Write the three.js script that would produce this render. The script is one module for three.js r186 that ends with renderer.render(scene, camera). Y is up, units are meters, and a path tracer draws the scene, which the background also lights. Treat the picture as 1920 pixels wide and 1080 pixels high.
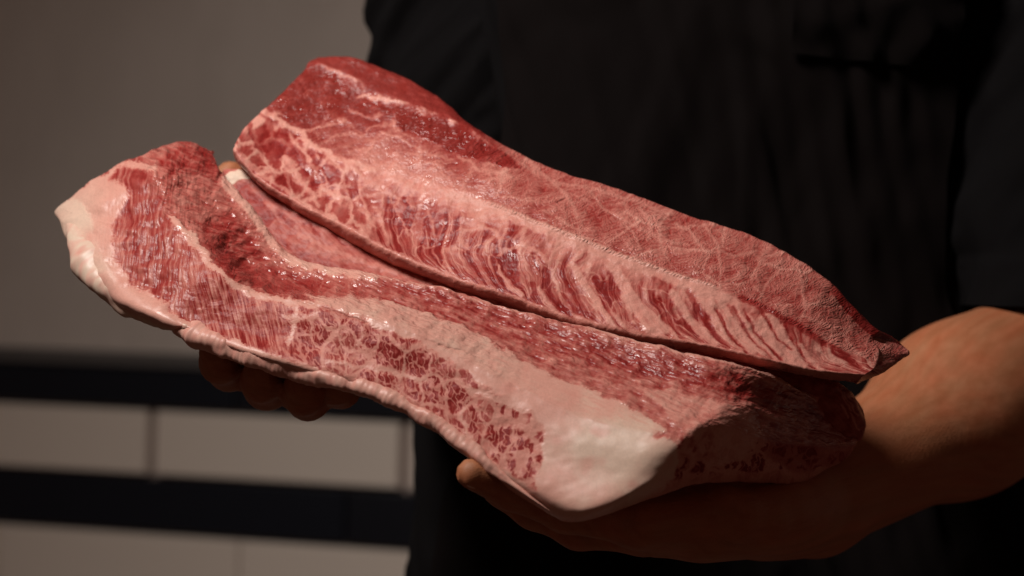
import * as THREE from 'three';
import { mergeGeometries, mergeVertices } from 'three/addons/utils/BufferGeometryUtils.js';
import { MarchingCubes } from 'three/addons/objects/MarchingCubes.js';

// ---------------------------------------------------------------- camera, light, exposure
const scene = new THREE.Scene();
scene.background = new THREE.Color().setRGB(0.036, 0.019, 0.0135);
const D = 1.2, UNIT = 0.00026, EYE_Y = 1.12, ROLL = 0.03;      // metres to the meat; metres per traced pixel there
const camera = new THREE.PerspectiveCamera(2 * Math.atan(540 * UNIT / D) * 180 / Math.PI, 16 / 9, 0.05, 20);
camera.position.set(0, EYE_Y, D);
camera.up.set(-Math.sin(ROLL), Math.cos(ROLL), 0);
camera.lookAt(0, EYE_Y, 0);
camera.focus = 1.2;
camera.userData.fStop = 6.3;
const renderer = new THREE.WebGLRenderer({ antialias: true });
renderer.toneMapping = THREE.LinearToneMapping;
renderer.toneMappingExposure = 1;
renderer.shadowMap.enabled = true;

const KEY = new THREE.Vector3(-0.72, 2.21, 0.50), KEY_AIM = new THREE.Vector3(0.08, 1.1, -0.36), LAMP_R = 0.24;
const key = new THREE.SpotLight(new THREE.Color(1, 0.93, 0.875), 8.2, 0, 0.88, 1, 2);
key.name = 'key_lamp_beam';
key.position.copy(KEY); key.target.position.copy(KEY_AIM);
key.castShadow = true; key.shadow.radius = LAMP_R / 0.02; key.shadow.mapSize.set(2048, 2048);
scene.add(key, key.target);

// ---------------------------------------------------------------- helpers
const V3 = (x, y, z) => new THREE.Vector3(x, y, z);
const lerp = (a, b, t) => a + (b - a) * t;
const clamp = (x, a = 0, b = 1) => (x < a ? a : x > b ? b : x);
const sm = (a, b, x) => { const t = clamp((x - a) / (b - a)); return t * t * (3 - 2 * t); };
const CR = Math.cos(ROLL), SR = Math.sin(ROLL);
function at(px, py, z) {                 // a traced point of the photograph at its own depth z
  const k = UNIT * (D - z) / D, a = (px - 960) * k, b = (540 - py) * k;
  return V3(a * CR - b * SR, EYE_Y + a * SR + b * CR, z);
}
let seed = 7;
const rnd = () => { seed = (seed + 0x6d2b79f5) | 0; let t = Math.imul(seed ^ (seed >>> 15), 1 | seed); t = (t + Math.imul(t ^ (t >>> 7), 61 | t)) ^ t; return ((t ^ (t >>> 14)) >>> 0) / 4294967296; };
const PERM = new Uint8Array(512), GX = new Float32Array(256), GY = new Float32Array(256);
{ const p = [...Array(256).keys()]; for (let i = 255; i > 0; i--) { const j = Math.floor(rnd() * (i + 1)); [p[i], p[j]] = [p[j], p[i]]; } for (let i = 0; i < 512; i++) PERM[i] = p[i & 255]; for (let i = 0; i < 256; i++) { const a = i / 256 * Math.PI * 2; GX[i] = Math.cos(a); GY[i] = Math.sin(a); } }
function n2(x, y) {
  const xi = Math.floor(x), yi = Math.floor(y), fx = x - xi, fy = y - yi, X = xi & 255, Y = yi & 255;
  const u = fx * fx * fx * (fx * (fx * 6 - 15) + 10), v = fy * fy * fy * (fy * (fy * 6 - 15) + 10);
  const a = PERM[PERM[X] + Y], b = PERM[PERM[(X + 1) & 255] + Y], c = PERM[PERM[X] + ((Y + 1) & 255)], d = PERM[PERM[(X + 1) & 255] + ((Y + 1) & 255)];
  const A = GX[a] * fx + GY[a] * fy, B = GX[b] * (fx - 1) + GY[b] * fy, C = GX[c] * fx + GY[c] * (fy - 1), E = GX[d] * (fx - 1) + GY[d] * (fy - 1);
  const p = A + (B - A) * u, q = C + (E - C) * u;
  return (p + (q - p) * v) * 1.5;
}
const fbm = (x, y, o = 3) => { let s = 0, a = 0.55; for (let i = 0; i < o; i++) { s += a * n2(x, y); x = x * 2.03 + 17.1; y = y * 2.03 + 5.7; a *= 0.5; } return s; };
const ridge = (x, y) => 1 - Math.abs(n2(x, y)) * 1.6;
const vres = { edge: 0, id: 0, f1: 0 };
function vor(x, y) {                     // cells: distance to the nearest edge and a random number per cell
  const xi = Math.floor(x), yi = Math.floor(y);
  let f1 = 9, f2 = 9, id = 0;
  for (let j = -1; j <= 1; j++) for (let i = -1; i <= 1; i++) {
    const h = PERM[PERM[(xi + i) & 255] + ((yi + j) & 255)], h2 = PERM[h + 91];
    const dx = xi + i + 0.1 + 0.8 * h / 255 - x, dy = yi + j + 0.1 + 0.8 * h2 / 255 - y, d = dx * dx + dy * dy;
    if (d < f1) { f2 = f1; f1 = d; id = h; } else if (d < f2) f2 = d;
  }
  vres.f1 = Math.sqrt(f1); vres.edge = Math.sqrt(f2) - vres.f1; vres.id = id / 255;
  return vres.edge;
}
const crm = (a, b, c, d, t) => 0.5 * (2 * b + (c - a) * t + (2 * a - 5 * b + 4 * c - d) * t * t + (3 * b - a - 3 * c + d) * t * t * t);

// a drawing in the flat layout of a piece: strokes of fat, lean and cuts, read with a wavering hand
function drawing(draw, soft = 0) {
  const c = document.createElement('canvas'); c.width = 1920; c.height = 1080;
  const g = c.getContext('2d'); g.fillStyle = '#000'; g.fillRect(0, 0, 1920, 1080); g.lineCap = 'round'; g.lineJoin = 'round';
  const stroke = (col, w, pts) => { g.strokeStyle = col; g.lineWidth = w; g.beginPath(); pts.forEach((p, i) => { if (!i) g.moveTo(p[0], p[1]); else { const q = pts[i - 1]; g.quadraticCurveTo(q[0], q[1], (q[0] + p[0]) / 2, (q[1] + p[1]) / 2); if (i === pts.length - 1) g.lineTo(p[0], p[1]); } }); g.stroke(); };
  const blob = (col, pts) => { g.fillStyle = col; g.beginPath(); pts.forEach((p, i) => (i ? g.lineTo(p[0], p[1]) : g.moveTo(p[0], p[1]))); g.fill(); };
  draw(stroke, blob);
  const d = g.getImageData(0, 0, 1920, 1080).data, out = [0, 1, 2].map((k) => { const a = new Float32Array(1920 * 1080); for (let i = 0; i < a.length; i++) a[i] = d[i * 4 + k] / 255; return a; });
  for (const a of out.slice(0, soft ? 2 : 0)) for (let pass = 0; pass < 4; pass++) {       // a softer hand: running means along rows and columns
    const step = pass % 2 ? 1920 : 1, n = pass % 2 ? 1080 : 1920, lines = pass % 2 ? 1920 : 1080, across = pass % 2 ? 1 : 1920, w = 2 * soft + 1, row = new Float32Array(n);
    for (let l = 0; l < lines; l++) { const b = l * across; let s = 0; for (let i = -soft; i <= soft; i++) s += a[b + clamp(i, 0, n - 1) * step]; for (let i = 0; i < n; i++) { row[i] = s / w; s += a[b + Math.min(i + soft + 1, n - 1) * step] - a[b + Math.max(i - soft, 0) * step]; } for (let i = 0; i < n; i++) a[b + i * step] = row[i]; }
  }
  for (const a of out) for (let pass = 0; pass < 2; pass++) {       // soften by two pixels
    const b = a.slice();
    for (let y = 1; y < 1079; y++) for (let x = 1; x < 1919; x++) { const i = y * 1920 + x; a[i] = (b[i] * 2 + b[i - 1] + b[i + 1] + b[i - 1920] + b[i + 1920]) / 6; }
  }
  return (k, x, y) => { const xi = clamp(x | 0, 0, 1918), yi = clamp(y | 0, 0, 1078), fx = clamp(x - xi), fy = clamp(y - yi), a = out[k], i = yi * 1920 + xi; return lerp(lerp(a[i], a[i + 1], fx), lerp(a[i + 1920], a[i + 1921], fx), fy); };
}

// ---------------------------------------------------------------- lofted pieces of meat
// stations: rows of rails, each rail [px, py, z] plus its place in the flat layout [lx, ly]; vs: v of each rail
class Loft {
  constructor(rows, vs, us) {
    this.rows = rows.map((r) => r.map(([px, py, z, lx = px, ly = py]) => { const p = at(px, py, z); return [p.x, p.y, p.z, lx, ly]; }));
    this.vs = vs;
    if (!us) {
      us = [0];
      for (let i = 1; i < rows.length; i++) { let s = 0; for (let k = 0; k < vs.length; k++) { const a = this.rows[i][k], b = this.rows[i - 1][k]; s += Math.hypot(a[0] - b[0], a[1] - b[1], a[2] - b[2]); } us.push(us[i - 1] + Math.max(s / vs.length, 0.002)); }
      this.length = us[us.length - 1]; us = us.map((x) => x / this.length);
    }
    this.us = us;
  }
  eval(u, v, out = []) {
    const { rows, us, vs } = this;
    let i = 0; while (i < us.length - 2 && us[i + 1] < u) i++;
    let j = 0; while (j < vs.length - 2 && vs[j + 1] < v) j++;
    const tu = clamp((u - us[i]) / (us[i + 1] - us[i])), tv = clamp((v - vs[j]) / (vs[j + 1] - vs[j]));
    const ii = [Math.max(i - 1, 0), i, i + 1, Math.min(i + 2, us.length - 1)], n = vs.length;
    const jj = [j - 1 < 0 ? n - 2 : j - 1, j, j + 1, j + 2 > n - 1 ? 1 : j + 2];
    for (let c = 0; c < 5; c++) {
      const col = [0, 0, 0, 0];
      for (let b = 0; b < 4; b++) {
        let q = jj[b]; if (c > 2) q = clamp(j - 1 + b, 0, n - 1);
        col[b] = crm(rows[ii[0]][q][c], rows[ii[1]][q][c], rows[ii[2]][q][c], rows[ii[3]][q][c], tu);
      }
      out[c] = crm(col[0], col[1], col[2], col[3], tv);
    }
    return out;
  }
  // W x H texels; paint(x, y, u, v, out) fills out = [r, g, b, rough, fine, coarse]
  bake(W, H, paint) {
    const gw = 257, gh = 129, gx = new Float32Array(gw * gh), gy = new Float32Array(gw * gh), o = [];
    for (let j = 0; j < gh; j++) for (let i = 0; i < gw; i++) { this.eval(i / (gw - 1), j / (gh - 1), o); gx[j * gw + i] = o[3]; gy[j * gw + i] = o[4]; }
    const col = new Uint8Array(W * H * 4), rough = new Uint8Array(W * H * 4), fine = new Float32Array(W * H), coarse = new Float32Array(W * H), p = [0, 0, 0, 0, 0, 0, 1];
    const enc = (x) => { x = clamp(x); return 255 * (x <= 0.0031308 ? 12.92 * x : 1.055 * Math.pow(x, 1 / 2.4) - 0.055); };
    for (let j = 0; j < H; j++) {
      const v = (j + 0.5) / H, yv = v * (gh - 1), y0 = Math.min(Math.floor(yv), gh - 2), fy = yv - y0;
      for (let i = 0; i < W; i++) {
        const u = (i + 0.5) / W, xu = u * (gw - 1), x0 = Math.min(Math.floor(xu), gw - 2), fx = xu - x0, a = y0 * gw + x0;
        const lx = lerp(lerp(gx[a], gx[a + 1], fx), lerp(gx[a + gw], gx[a + gw + 1], fx), fy), ly = lerp(lerp(gy[a], gy[a + 1], fx), lerp(gy[a + gw], gy[a + gw + 1], fx), fy);
        paint(lx, ly, u, v, p);
        const k = j * W + i;
        col[k * 4] = enc(p[0]); col[k * 4 + 1] = enc(p[1]); col[k * 4 + 2] = enc(p[2]); col[k * 4 + 3] = 255 * clamp(p[6] ?? 1);
        rough[k * 4] = rough[k * 4 + 1] = rough[k * 4 + 2] = 255 * clamp(p[3]); rough[k * 4 + 3] = 255;
        fine[k] = p[4]; coarse[k] = p[5];
      }
    }
    this.coarse = coarse; this.W = W; this.H = H;
    const tex = (data, type, format, srgb) => { const t = new THREE.DataTexture(data, W, H, format, type); t.magFilter = THREE.LinearFilter; t.minFilter = THREE.LinearFilter; t.wrapS = t.wrapT = THREE.ClampToEdgeWrapping; if (srgb) t.colorSpace = THREE.SRGBColorSpace; t.needsUpdate = true; return t; };
    const map = tex(col, THREE.UnsignedByteType, THREE.RGBAFormat, true);      // its alpha holds how strongly each spot mirrors: wet film, dry cut
    return { map, specularIntensityMap: map, roughnessMap: tex(rough, THREE.UnsignedByteType, THREE.RGBAFormat), bumpMap: tex(fine, THREE.FloatType, THREE.RedFormat) };
  }
  lift(u, v) {
    if (!this.coarse) return 0;
    const x = clamp(u * this.W - 0.5, 0, this.W - 1.001), y = clamp(v * this.H - 0.5, 0, this.H - 1.001), x0 = x | 0, y0 = y | 0, a = y0 * this.W + x0, c = this.coarse;
    return lerp(lerp(c[a], c[a + 1], x - x0), lerp(c[a + this.W], c[a + this.W + 1], x - x0), y - y0);
  }
  geometry(nU, nV) {
    const P = new Float32Array((nU + 1) * (nV + 1) * 3), UV = new Float32Array((nU + 1) * (nV + 1) * 2), I = [], o = [];
    for (let i = 0; i <= nU; i++) for (let j = 0; j <= nV; j++) { const k = i * (nV + 1) + j; this.eval(i / nU, j / nV, o); P.set([o[0], o[1], o[2]], k * 3); UV.set([i / nU, j / nV], k * 2); }
    for (let i = 0; i < nU; i++) for (let j = 0; j < nV; j++) { const a = i * (nV + 1) + j, b = a + nV + 1; I.push(a, a + 1, b, b, a + 1, b + 1); }
    const g = new THREE.BufferGeometry();
    g.setAttribute('position', new THREE.BufferAttribute(P, 3)); g.setAttribute('uv', new THREE.BufferAttribute(UV, 2)); g.setIndex(I);
    g.computeVertexNormals();
    const N = g.attributes.normal.array;
    for (let i = 0; i <= nU; i++) for (let j = 0; j <= nV; j++) { const k = i * (nV + 1) + j, h = this.lift(i / nU, j / nV); for (let c = 0; c < 3; c++) P[k * 3 + c] += N[k * 3 + c] * h; }
    g.computeVertexNormals();
    for (let i = 0; i <= nU; i++) {                                   // the join along the hidden back
      const a = i * (nV + 1), b = a + nV; const n = V3(N[a * 3] + N[b * 3], N[a * 3 + 1] + N[b * 3 + 1], N[a * 3 + 2] + N[b * 3 + 2]).normalize();
      for (const q of [a, b]) { N[q * 3] = n.x; N[q * 3 + 1] = n.y; N[q * 3 + 2] = n.z; }
    }
    return g;
  }
}
function capRow(row, f, push, lpush = 0) {       // a row drawn in towards its middle, closing an end
  let mx = 0, my = 0, mz = 0; for (const p of row) { mx += p[0]; my += p[1]; mz += p[2]; } mx /= row.length; my /= row.length; mz /= row.length;
  return row.map((p) => [lerp(mx, p[0], f) + push[0], lerp(my, p[1], f) + push[1], lerp(mz, p[2], f) + push[2], (p[3] ?? p[0]) + push[0] * 2 + lpush, (p[4] ?? p[1]) + push[1] * 2]);
}
function tag(o, label, category, group, kind) { if (label) o.userData.label = label; if (category) o.userData.category = category; if (group) o.userData.group = group; if (kind) o.userData.kind = kind; return o; }
function mesh(name, g, m, parent) { const o = new THREE.Mesh(g, m); o.name = name; o.castShadow = o.receiveShadow = true; parent.add(o); return o; }
function lumpyTube(pts, radius, seg, around, amp, freq, flat = 1) {      // pts: Vector3 list
  const c = new THREE.CatmullRomCurve3(pts), g = new THREE.TubeGeometry(c, seg, 1, around, false), p = g.attributes.position, uv = g.attributes.uv, q = V3(), w = V3();
  for (let i = 0; i < p.count; i++) {
    const t = uv.getX(i), th = uv.getY(i) * Math.PI * 2; c.getPointAt(clamp(t), q); w.fromBufferAttribute(p, i).sub(q);
    const end = Math.sqrt(clamp(Math.min(t, 1 - t) / 0.015)), r = radius(t) * (1 + amp * (n2(t * freq, Math.cos(th + 0.8) * 0.7 + 3) + 0.45 * n2(t * freq * 2.3 + 5, Math.sin(th) * 0.8 + 9) + 0.16 * n2(t * freq * 7, th))) * end;
    p.setXYZ(i, q.x + w.x * r, q.y + w.y * r * flat, q.z + w.z * r);
  }
  g.computeVertexNormals();
  return g;
}

// colours, linear
const LEAN = [0.30, 0.024, 0.021], LEAN_DARK = [0.17, 0.014, 0.012], LEAN_BROWN = [0.20, 0.040, 0.028], PURPLE = [0.18, 0.055, 0.058], FAT = [0.66, 0.265, 0.21], FAT_PALE = [0.71, 0.39, 0.31], FAT_WHITE = [0.71, 0.54, 0.42];
const mix3 = (o, a, b, t) => { o[0] = lerp(a[0], b[0], t); o[1] = lerp(a[1], b[1], t); o[2] = lerp(a[2], b[2], t); };
const into = (o, b, t) => mix3(o, o, b, clamp(t));

// ---------------------------------------------------------------- the wall behind
{
  const YAW = -0.33, wall = new THREE.Group(); wall.name = 'wall'; wall.userData.kind = 'structure';
  wall.userData.label = 'taupe wall with rows of pale and navy tiles below'; scene.add(wall);
  const Z = -1.6; wall.position.set(-0.3, 0, Z); wall.rotation.y = YAW;
  // heights of the rows on the wall, found from the traced lines at x = 300
  const k = UNIT * (D - Z) / D, hy = (py, px = 300) => EYE_Y + (px - 960) * k * SR + (540 - py) * k * CR;
  const noiseTex = (w, h, f) => { const d = new Uint8Array(w * h * 4); for (let y = 0; y < h; y++) for (let x = 0; x < w; x++) { const c = f(x, y), q = (y * w + x) * 4; d[q] = c[0]; d[q + 1] = c[1]; d[q + 2] = c[2]; d[q + 3] = 255; } const t = new THREE.DataTexture(d, w, h); t.colorSpace = THREE.SRGBColorSpace; t.magFilter = THREE.LinearFilter; t.wrapS = t.wrapT = THREE.RepeatWrapping; t.needsUpdate = true; return t; };
  const plaster = new THREE.MeshStandardMaterial({ roughness: 0.75, map: noiseTex(512, 512, (x, y) => { const n = fbm(x / 60, y / 90, 4) * 9 + n2(x / 3, y / 40) * 3; return [200 + n, 187 + n, 177 + n]; }) });
  const pale = [0, 1, 2].map((i) => new THREE.MeshStandardMaterial({ color: new THREE.Color().setRGB(0.76 + i * 0.012, 0.66 + i * 0.012, 0.57 + i * 0.01), roughness: 0.5 }));
  const navy = [0, 1].map((i) => new THREE.MeshStandardMaterial({ color: new THREE.Color().setRGB(0.004, 0.006 + i * 0.001, 0.011 + i * 0.002), roughness: 0.35 }));
  const grout = new THREE.MeshStandardMaterial({ color: new THREE.Color().setRGB(0.36, 0.28, 0.25), roughness: 0.9 });
  const slab = (name, x0, x1, y0, y1, z0, z1, m, bevel) => {
    const s = new THREE.Shape([new THREE.Vector2(x0 + bevel, y0 + bevel), new THREE.Vector2(x1 - bevel, y0 + bevel), new THREE.Vector2(x1 - bevel, y1 - bevel), new THREE.Vector2(x0 + bevel, y1 - bevel)]);
    const g = new THREE.ExtrudeGeometry(s, { depth: z1 - z0 - bevel, bevelEnabled: bevel > 0, bevelSize: bevel, bevelThickness: bevel, bevelSegments: 2, steps: 1 });
    g.translate(0, 0, z0);
    return mesh(name, g, m, wall);
  };
  slab('backing', -1.4, 2.2, 0, 2.6, -0.12, -0.012, grout, 0);
  const edges = [hy(668), hy(768), hy(900), hy(1003), hy(1135), hy(1240), hy(1370)];
  const panel = slab('upper_panel', -1.4, 2.2, edges[0] + 0.002, 2.6, -0.0115, 0.004, plaster, 0.002);
  panel.userData.label = 'plain taupe upper wall panel';
  slab('trim_ledge', -1.4, 2.2, edges[0] - 0.014, edges[0] + 0.0015, -0.0115, 0.012, new THREE.MeshStandardMaterial({ color: new THREE.Color().setRGB(0.10, 0.09, 0.085), roughness: 0.5 }), 0.002);
  let n = 0;
  const num = (b, i) => (i ? b + '_' + String(i).padStart(3, '0') : b);
  const rows = [[edges[1], edges[0] - 0.015, 1], [edges[2], edges[1], 0], [edges[3], edges[2], 1], [edges[4], edges[3], 0], [edges[5], edges[4], 1], [edges[6], edges[5], 0]];
  let np = 0, nn = 0;
  rows.forEach(([y0, y1, dark], r) => {
    const pitch = dark ? 0.62 : 0.312, x00 = dark ? -1.25 + r * 0.07 : -1.363 + (r === 3 ? 0.115 : 0) , gap = dark ? 0.001 : r === 3 ? 0.0007 : 0.0055;
    for (let i = 0; i * pitch + x00 < 1.8; i++) {
      const x0 = x00 + i * pitch + gap, x1 = x00 + (i + 1) * pitch - gap;
      if (dark) slab(num('navy_tile', nn++), x0, x1, y0 + 0.001, y1 - 0.001, -0.0115, 0.006, navy[i % 2], 0.0025);
      else slab(num('pale_tile', np++), x0, x1, y0 + 0.0035, y1 - 0.0035, -0.0115, 0.004, pale[(i * 7 + r) % 3], 0.0025);
    }
  });
}

// ---------------------------------------------------------------- the upper strip of beef
{
  //        T          S          M          C          L          E          B
  const F = [
    [[600, 108], [584, 120], [535, 175], [490, 216], [456, 252], [441, 286], [446, 306]],
    [[668, 110], [640, 136], [592, 208], [556, 256], [512, 306], [482, 334], [490, 350]],
    [[760, 148], [702, 170], [664, 244], [636, 292], [590, 358], [560, 384], [568, 406]],
    [[832, 190], [780, 202], [748, 266], [730, 325], [680, 400], [640, 424], [650, 455]],
    [[884, 235], [862, 234], [832, 298], [828, 352], [772, 440], [728, 472], [742, 502]],
    [[962, 283], [945, 288], [922, 332], [922, 382], [868, 468], [836, 520], [850, 540]],
    [[1062, 325], [1045, 331], [1022, 376], [1018, 421], [964, 500], [940, 552], [953, 574]],
    [[1182, 363], [1165, 371], [1136, 420], [1118, 461], [1074, 540], [1054, 594], [1064, 610]],
    [[1302, 408], [1285, 415], [1256, 460], [1228, 502], [1190, 570], [1166, 621], [1176, 640]],
    [[1402, 438], [1386, 447], [1360, 490], [1328, 534], [1292, 600], [1276, 640], [1284, 655]],
    [[1482, 479], [1468, 489], [1450, 535], [1420, 572], [1390, 630], [1376, 660], [1382, 676]],
    [[1552, 526], [1536, 532], [1526, 575], [1500, 612], [1475, 660], [1460, 680], [1466, 696]],
    [[1612, 588], [1590, 590], [1586, 625], [1565, 650], [1545, 680], [1530, 695], [1536, 709]],
    [[1648, 620], [1634, 633], [1645, 656], [1640, 679], [1630, 692], [1614, 703], [1602, 717]],
  ];
  const zr = [-0.066, -0.058, -0.038, -0.024, -0.010, 0, -0.018], thin = [1, 1, 1, 1, 1, 1, 1, 1, 0.95, 0.85, 0.7, 0.5, 0.35, 0.2];
  const zo = [-0.088, -0.080, -0.069, -0.057, -0.043, -0.029, -0.014, -0.003, 0.006, 0.013, 0.018, 0.020, 0.018, 0.014];
  const full = (f, o, th = 1) => {
    const T = f[0], B = f[6], up = [F[0][0][0] ? 22 : 0, -26];
    return [
      [lerp(T[0], B[0], 0.45), lerp(T[1], B[1], 0.45), -0.062 + o - 0.028 * th, T[0] + 60, T[1] - 80],
      [lerp(T[0], B[0], 0.08), lerp(T[1], B[1], 0.08), -0.068 + o - 0.014 * th, T[0] + up[0], T[1] + up[1]],
      ...f.map((p, k) => [p[0], p[1], zr[k] * lerp(0.6, 1, th) + o]),
      [lerp(T[0], B[0], 0.93), lerp(T[1], B[1], 0.93), -0.024 + o - 0.034 * th, B[0] + 14, B[1] + 45],
      [lerp(T[0], B[0], 0.45), lerp(T[1], B[1], 0.45), -0.062 + o - 0.028 * th, B[0] + 30, B[1] + 90],
    ];
  };
  const rows = F.map((f, i) => full(f, zo[i], thin[i]));
  const first = rows[0];
  const right = [[1684, 640], [1694, 650], [1703, 662], [1692, 671], [1676, 685], [1650, 700], [1612, 718]];
  const end = full(right, -0.014, 0.1);
  rows.push(rows[rows.length - 1].map((p) => [p[0] + 2, p[1], p[2] - 0.003, p[3] === undefined ? p[0] + 2 : p[3], p[4] === undefined ? p[1] : p[4]]));
  rows.unshift(capRow(first, 0.55, [10, 4, -0.014]), capRow(first, 0.93, [3, 1, -0.005]));
  rows.unshift(capRow(first, 0.02, [14, 6, -0.018]));
  rows.push(end, capRow(end, 0.55, [3, 2, -0.006]), capRow(end, 0.02, [2, 2, -0.008]));
  const vs = [0, 0.09, 0.17, 0.24, 0.38, 0.51, 0.67, 0.80, 0.85, 0.92, 1], [vT, vS, vM, vC, vL, vE, vB] = vs.slice(2, 9);
  const L = new Loft(rows, vs), PX = L.length / UNIT;
  const read = drawing((s, b) => {
    const fat = '#ff0000', lean = '#00ff00', cut = '#0000ff', soft = '#900000', thin = '#b00000';
    // pale zone and branching fat of the thick end
    b('#380000', [[600, 265], [700, 250], [790, 285], [850, 322], [915, 362], [960, 392], [930, 418], [850, 405], [780, 395], [720, 385], [660, 350]]); b('#800000', [[650, 285], [700, 272], [765, 295], [835, 330], [895, 366], [930, 392], [900, 402], [850, 390], [790, 374], [740, 364], [690, 338]]); b('#b80000', [[690, 300], [740, 305], [800, 335], [870, 370], [860, 385], [790, 362], [730, 340]]);
    s(fat, 10, [[478, 200], [500, 214], [530, 232], [560, 250], [590, 278], [640, 300], [700, 320]]);
    s(thin, 7, [[500, 214], [545, 212], [575, 206], [600, 198]]); s(thin, 5, [[560, 250], [610, 240], [650, 222]]); s(thin, 5, [[600, 110], [612, 130], [650, 142], [690, 160], [712, 168]]);
    s(fat, 5, [[612, 176], [660, 178], [710, 186], [770, 194], [820, 210], [862, 232], [900, 250]]); s(soft, 4, [[575, 160], [604, 176], [606, 190]]);
    s(thin, 8, [[520, 262], [540, 300], [560, 335], [580, 362], [600, 385]]); s(thin, 6, [[590, 290], [610, 330], [620, 360], [640, 380]]); s(thin, 6, [[460, 240], [500, 262], [530, 290], [556, 310]]);
    s(thin, 5, [[480, 310], [520, 320], [560, 340], [610, 350], [660, 345]]); s(soft, 6, [[690, 345], [660, 380], [690, 400], [700, 430]]); s(thin, 8, [[640, 300], [690, 340], [740, 370]]);
    for (const p of [[[620, 150], [640, 190], [632, 222]], [[655, 205], [690, 220], [715, 215]], [[560, 170], [590, 190], [575, 206]], [[690, 245], [720, 232], [745, 236]], [[610, 262], [650, 250], [680, 255]], [[470, 225], [510, 245], [520, 262]], [[505, 285], [530, 300], [548, 330]], [[640, 330], [655, 360], [650, 385]], [[720, 250], [760, 262], [800, 290], [850, 300]], [[760, 285], [800, 300], [840, 330]], [[860, 290], [900, 320], [960, 335]], [[470, 275], [500, 300]], [[740, 380], [752, 410], [768, 440]], [[700, 385], [718, 420], [730, 455]], [[800, 395], [815, 420], [818, 450]], [[985, 300], [1040, 340], [1075, 380], [1080, 410]], [[1200, 390], [1225, 420], [1215, 450]], [[1270, 420], [1300, 440], [1320, 470]]]) s('#900000', 5, p);
    s(soft, 9, [[450, 290], [500, 335], [580, 390], [660, 432], [740, 476], [850, 524], [950, 556], [1060, 596]]);
    // lean, shiny flank under the top seam
    b('#00c000', [[700, 196], [770, 205], [850, 235], [900, 262], [960, 296], [985, 318], [950, 318], [900, 300], [850, 286], [800, 262], [750, 240]]);
    b('#007000', [[520, 150], [590, 120], [680, 170], [640, 220], [560, 230], [505, 200]]); b('#00a000', [[470, 245], [500, 225], [540, 250], [560, 290], [520, 300], [480, 280]]);
    b('#007000', [[560, 310], [600, 300], [612, 345], [590, 352]]); b('#007000', [[505, 318], [545, 328], [560, 360], [520, 350]]);
    // pale tissue running beside the middle seam
    s('#b80000', 16, [[900, 385], [960, 408], [1020, 432], [1090, 462], [1160, 486], [1240, 516], [1320, 546], [1380, 568]]);
    s('#b00000', 8, [[880, 372], [960, 398], [1040, 430], [1120, 462], [1200, 492], [1290, 524], [1340, 540]]);
    // arcs of fat between the fans
    for (const p of [[[868, 430], [900, 424], [925, 430], [940, 452]], [[935, 478], [955, 466], [985, 462], [1020, 478], [1030, 500]], [[975, 470], [980, 450], [985, 430]], [[938, 470], [942, 446], [950, 425]], [[1030, 500], [1040, 470], [1048, 455]], [[870, 430], [862, 450], [880, 470]], [[1065, 500], [1090, 480], [1100, 465]], [[1100, 520], [1104, 500], [1110, 485]]]) s('#a80000', 7, p);
    for (const [x, y, w, l] of [[1076, 500, 15, 1], [1150, 500, 20, 1.05], [1172, 555, 15, 0.85], [1262, 548, 14, 0.85], [1318, 552, 24, 0.95], [1352, 568, 12, 0.85], [1380, 578, 10, 0.8], [1250, 600, 10, 0.5], [1208, 585, 11, 0.6], [1116, 560, 10, 0.6], [1010, 540, 9, 0.55], [935, 500, 9, 0.5], [1440, 610, 46, 0.6], [1500, 650, 14, 0.5], [1402, 590, 9, 0.7]])
      s('#cc0000', w, [[x, y], [x + 22 * l, y + 38 * l], [x + 50 * l, y + 78 * l], [x + 92 * l, y + 112 * l]]);
    s('#b00000', 20, [[1075, 600], [1150, 628], [1240, 642], [1330, 660]]); s('#a00000', 9, [[1290, 640], [1380, 664], [1480, 692], [1580, 712]]);
    // lean streaks
    for (const [x, y, w, l] of [[1220, 546, 6, 1], [1232, 556, 5, 0.9], [1188, 590, 6, 0.7], [1300, 560, 11, 0.9], [1290, 545, 14, 0.5], [1344, 580, 8, 0.9], [1376, 575, 6, 0.95], [1396, 580, 6, 0.9], [1428, 580, 7, 0.75], [1486, 632, 7, 0.7], [1020, 520, 7, 0.9], [1040, 540, 5, 0.8], [1150, 545, 5, 0.9], [1120, 545, 5, 0.8]])
      s('#009000', w * 0.8, [[x, y], [x + 16 * l, y + 34 * l], [x + 38 * l, y + 70 * l], [x + 76 * l, y + 104 * l]]);
    s('#00a000', 12, [[1390, 558], [1440, 580], [1500, 612], [1560, 652], [1610, 688]]);
    // veins of the flat upper face
    for (const p of [[[1100, 350], [1130, 390], [1180, 420], [1240, 450], [1290, 460]], [[1320, 425], [1348, 455], [1352, 500], [1350, 535]], [[1352, 470], [1380, 480], [1420, 470]], [[1350, 535], [1385, 520], [1400, 505]], [[1170, 420], [1190, 440], [1200, 470]], [[1470, 500], [1440, 530], [1425, 560]], [[1500, 510], [1505, 545], [1515, 575], [1500, 600]], [[1515, 575], [1545, 565], [1570, 560]], [[1260, 470], [1300, 470], [1345, 475]], [[1000, 320], [1050, 345], [1090, 350]], [[1505, 590], [1540, 610], [1590, 620]], [[1040, 345], [1110, 352], [1180, 375], [1260, 405]]]) s('#780000', 5, p);
    // small cuts
    s('#000090', 2, [[1045, 380], [1060, 373]]); s('#000070', 1.6, [[1142, 398], [1165, 414]]);
  }, 1);
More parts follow.
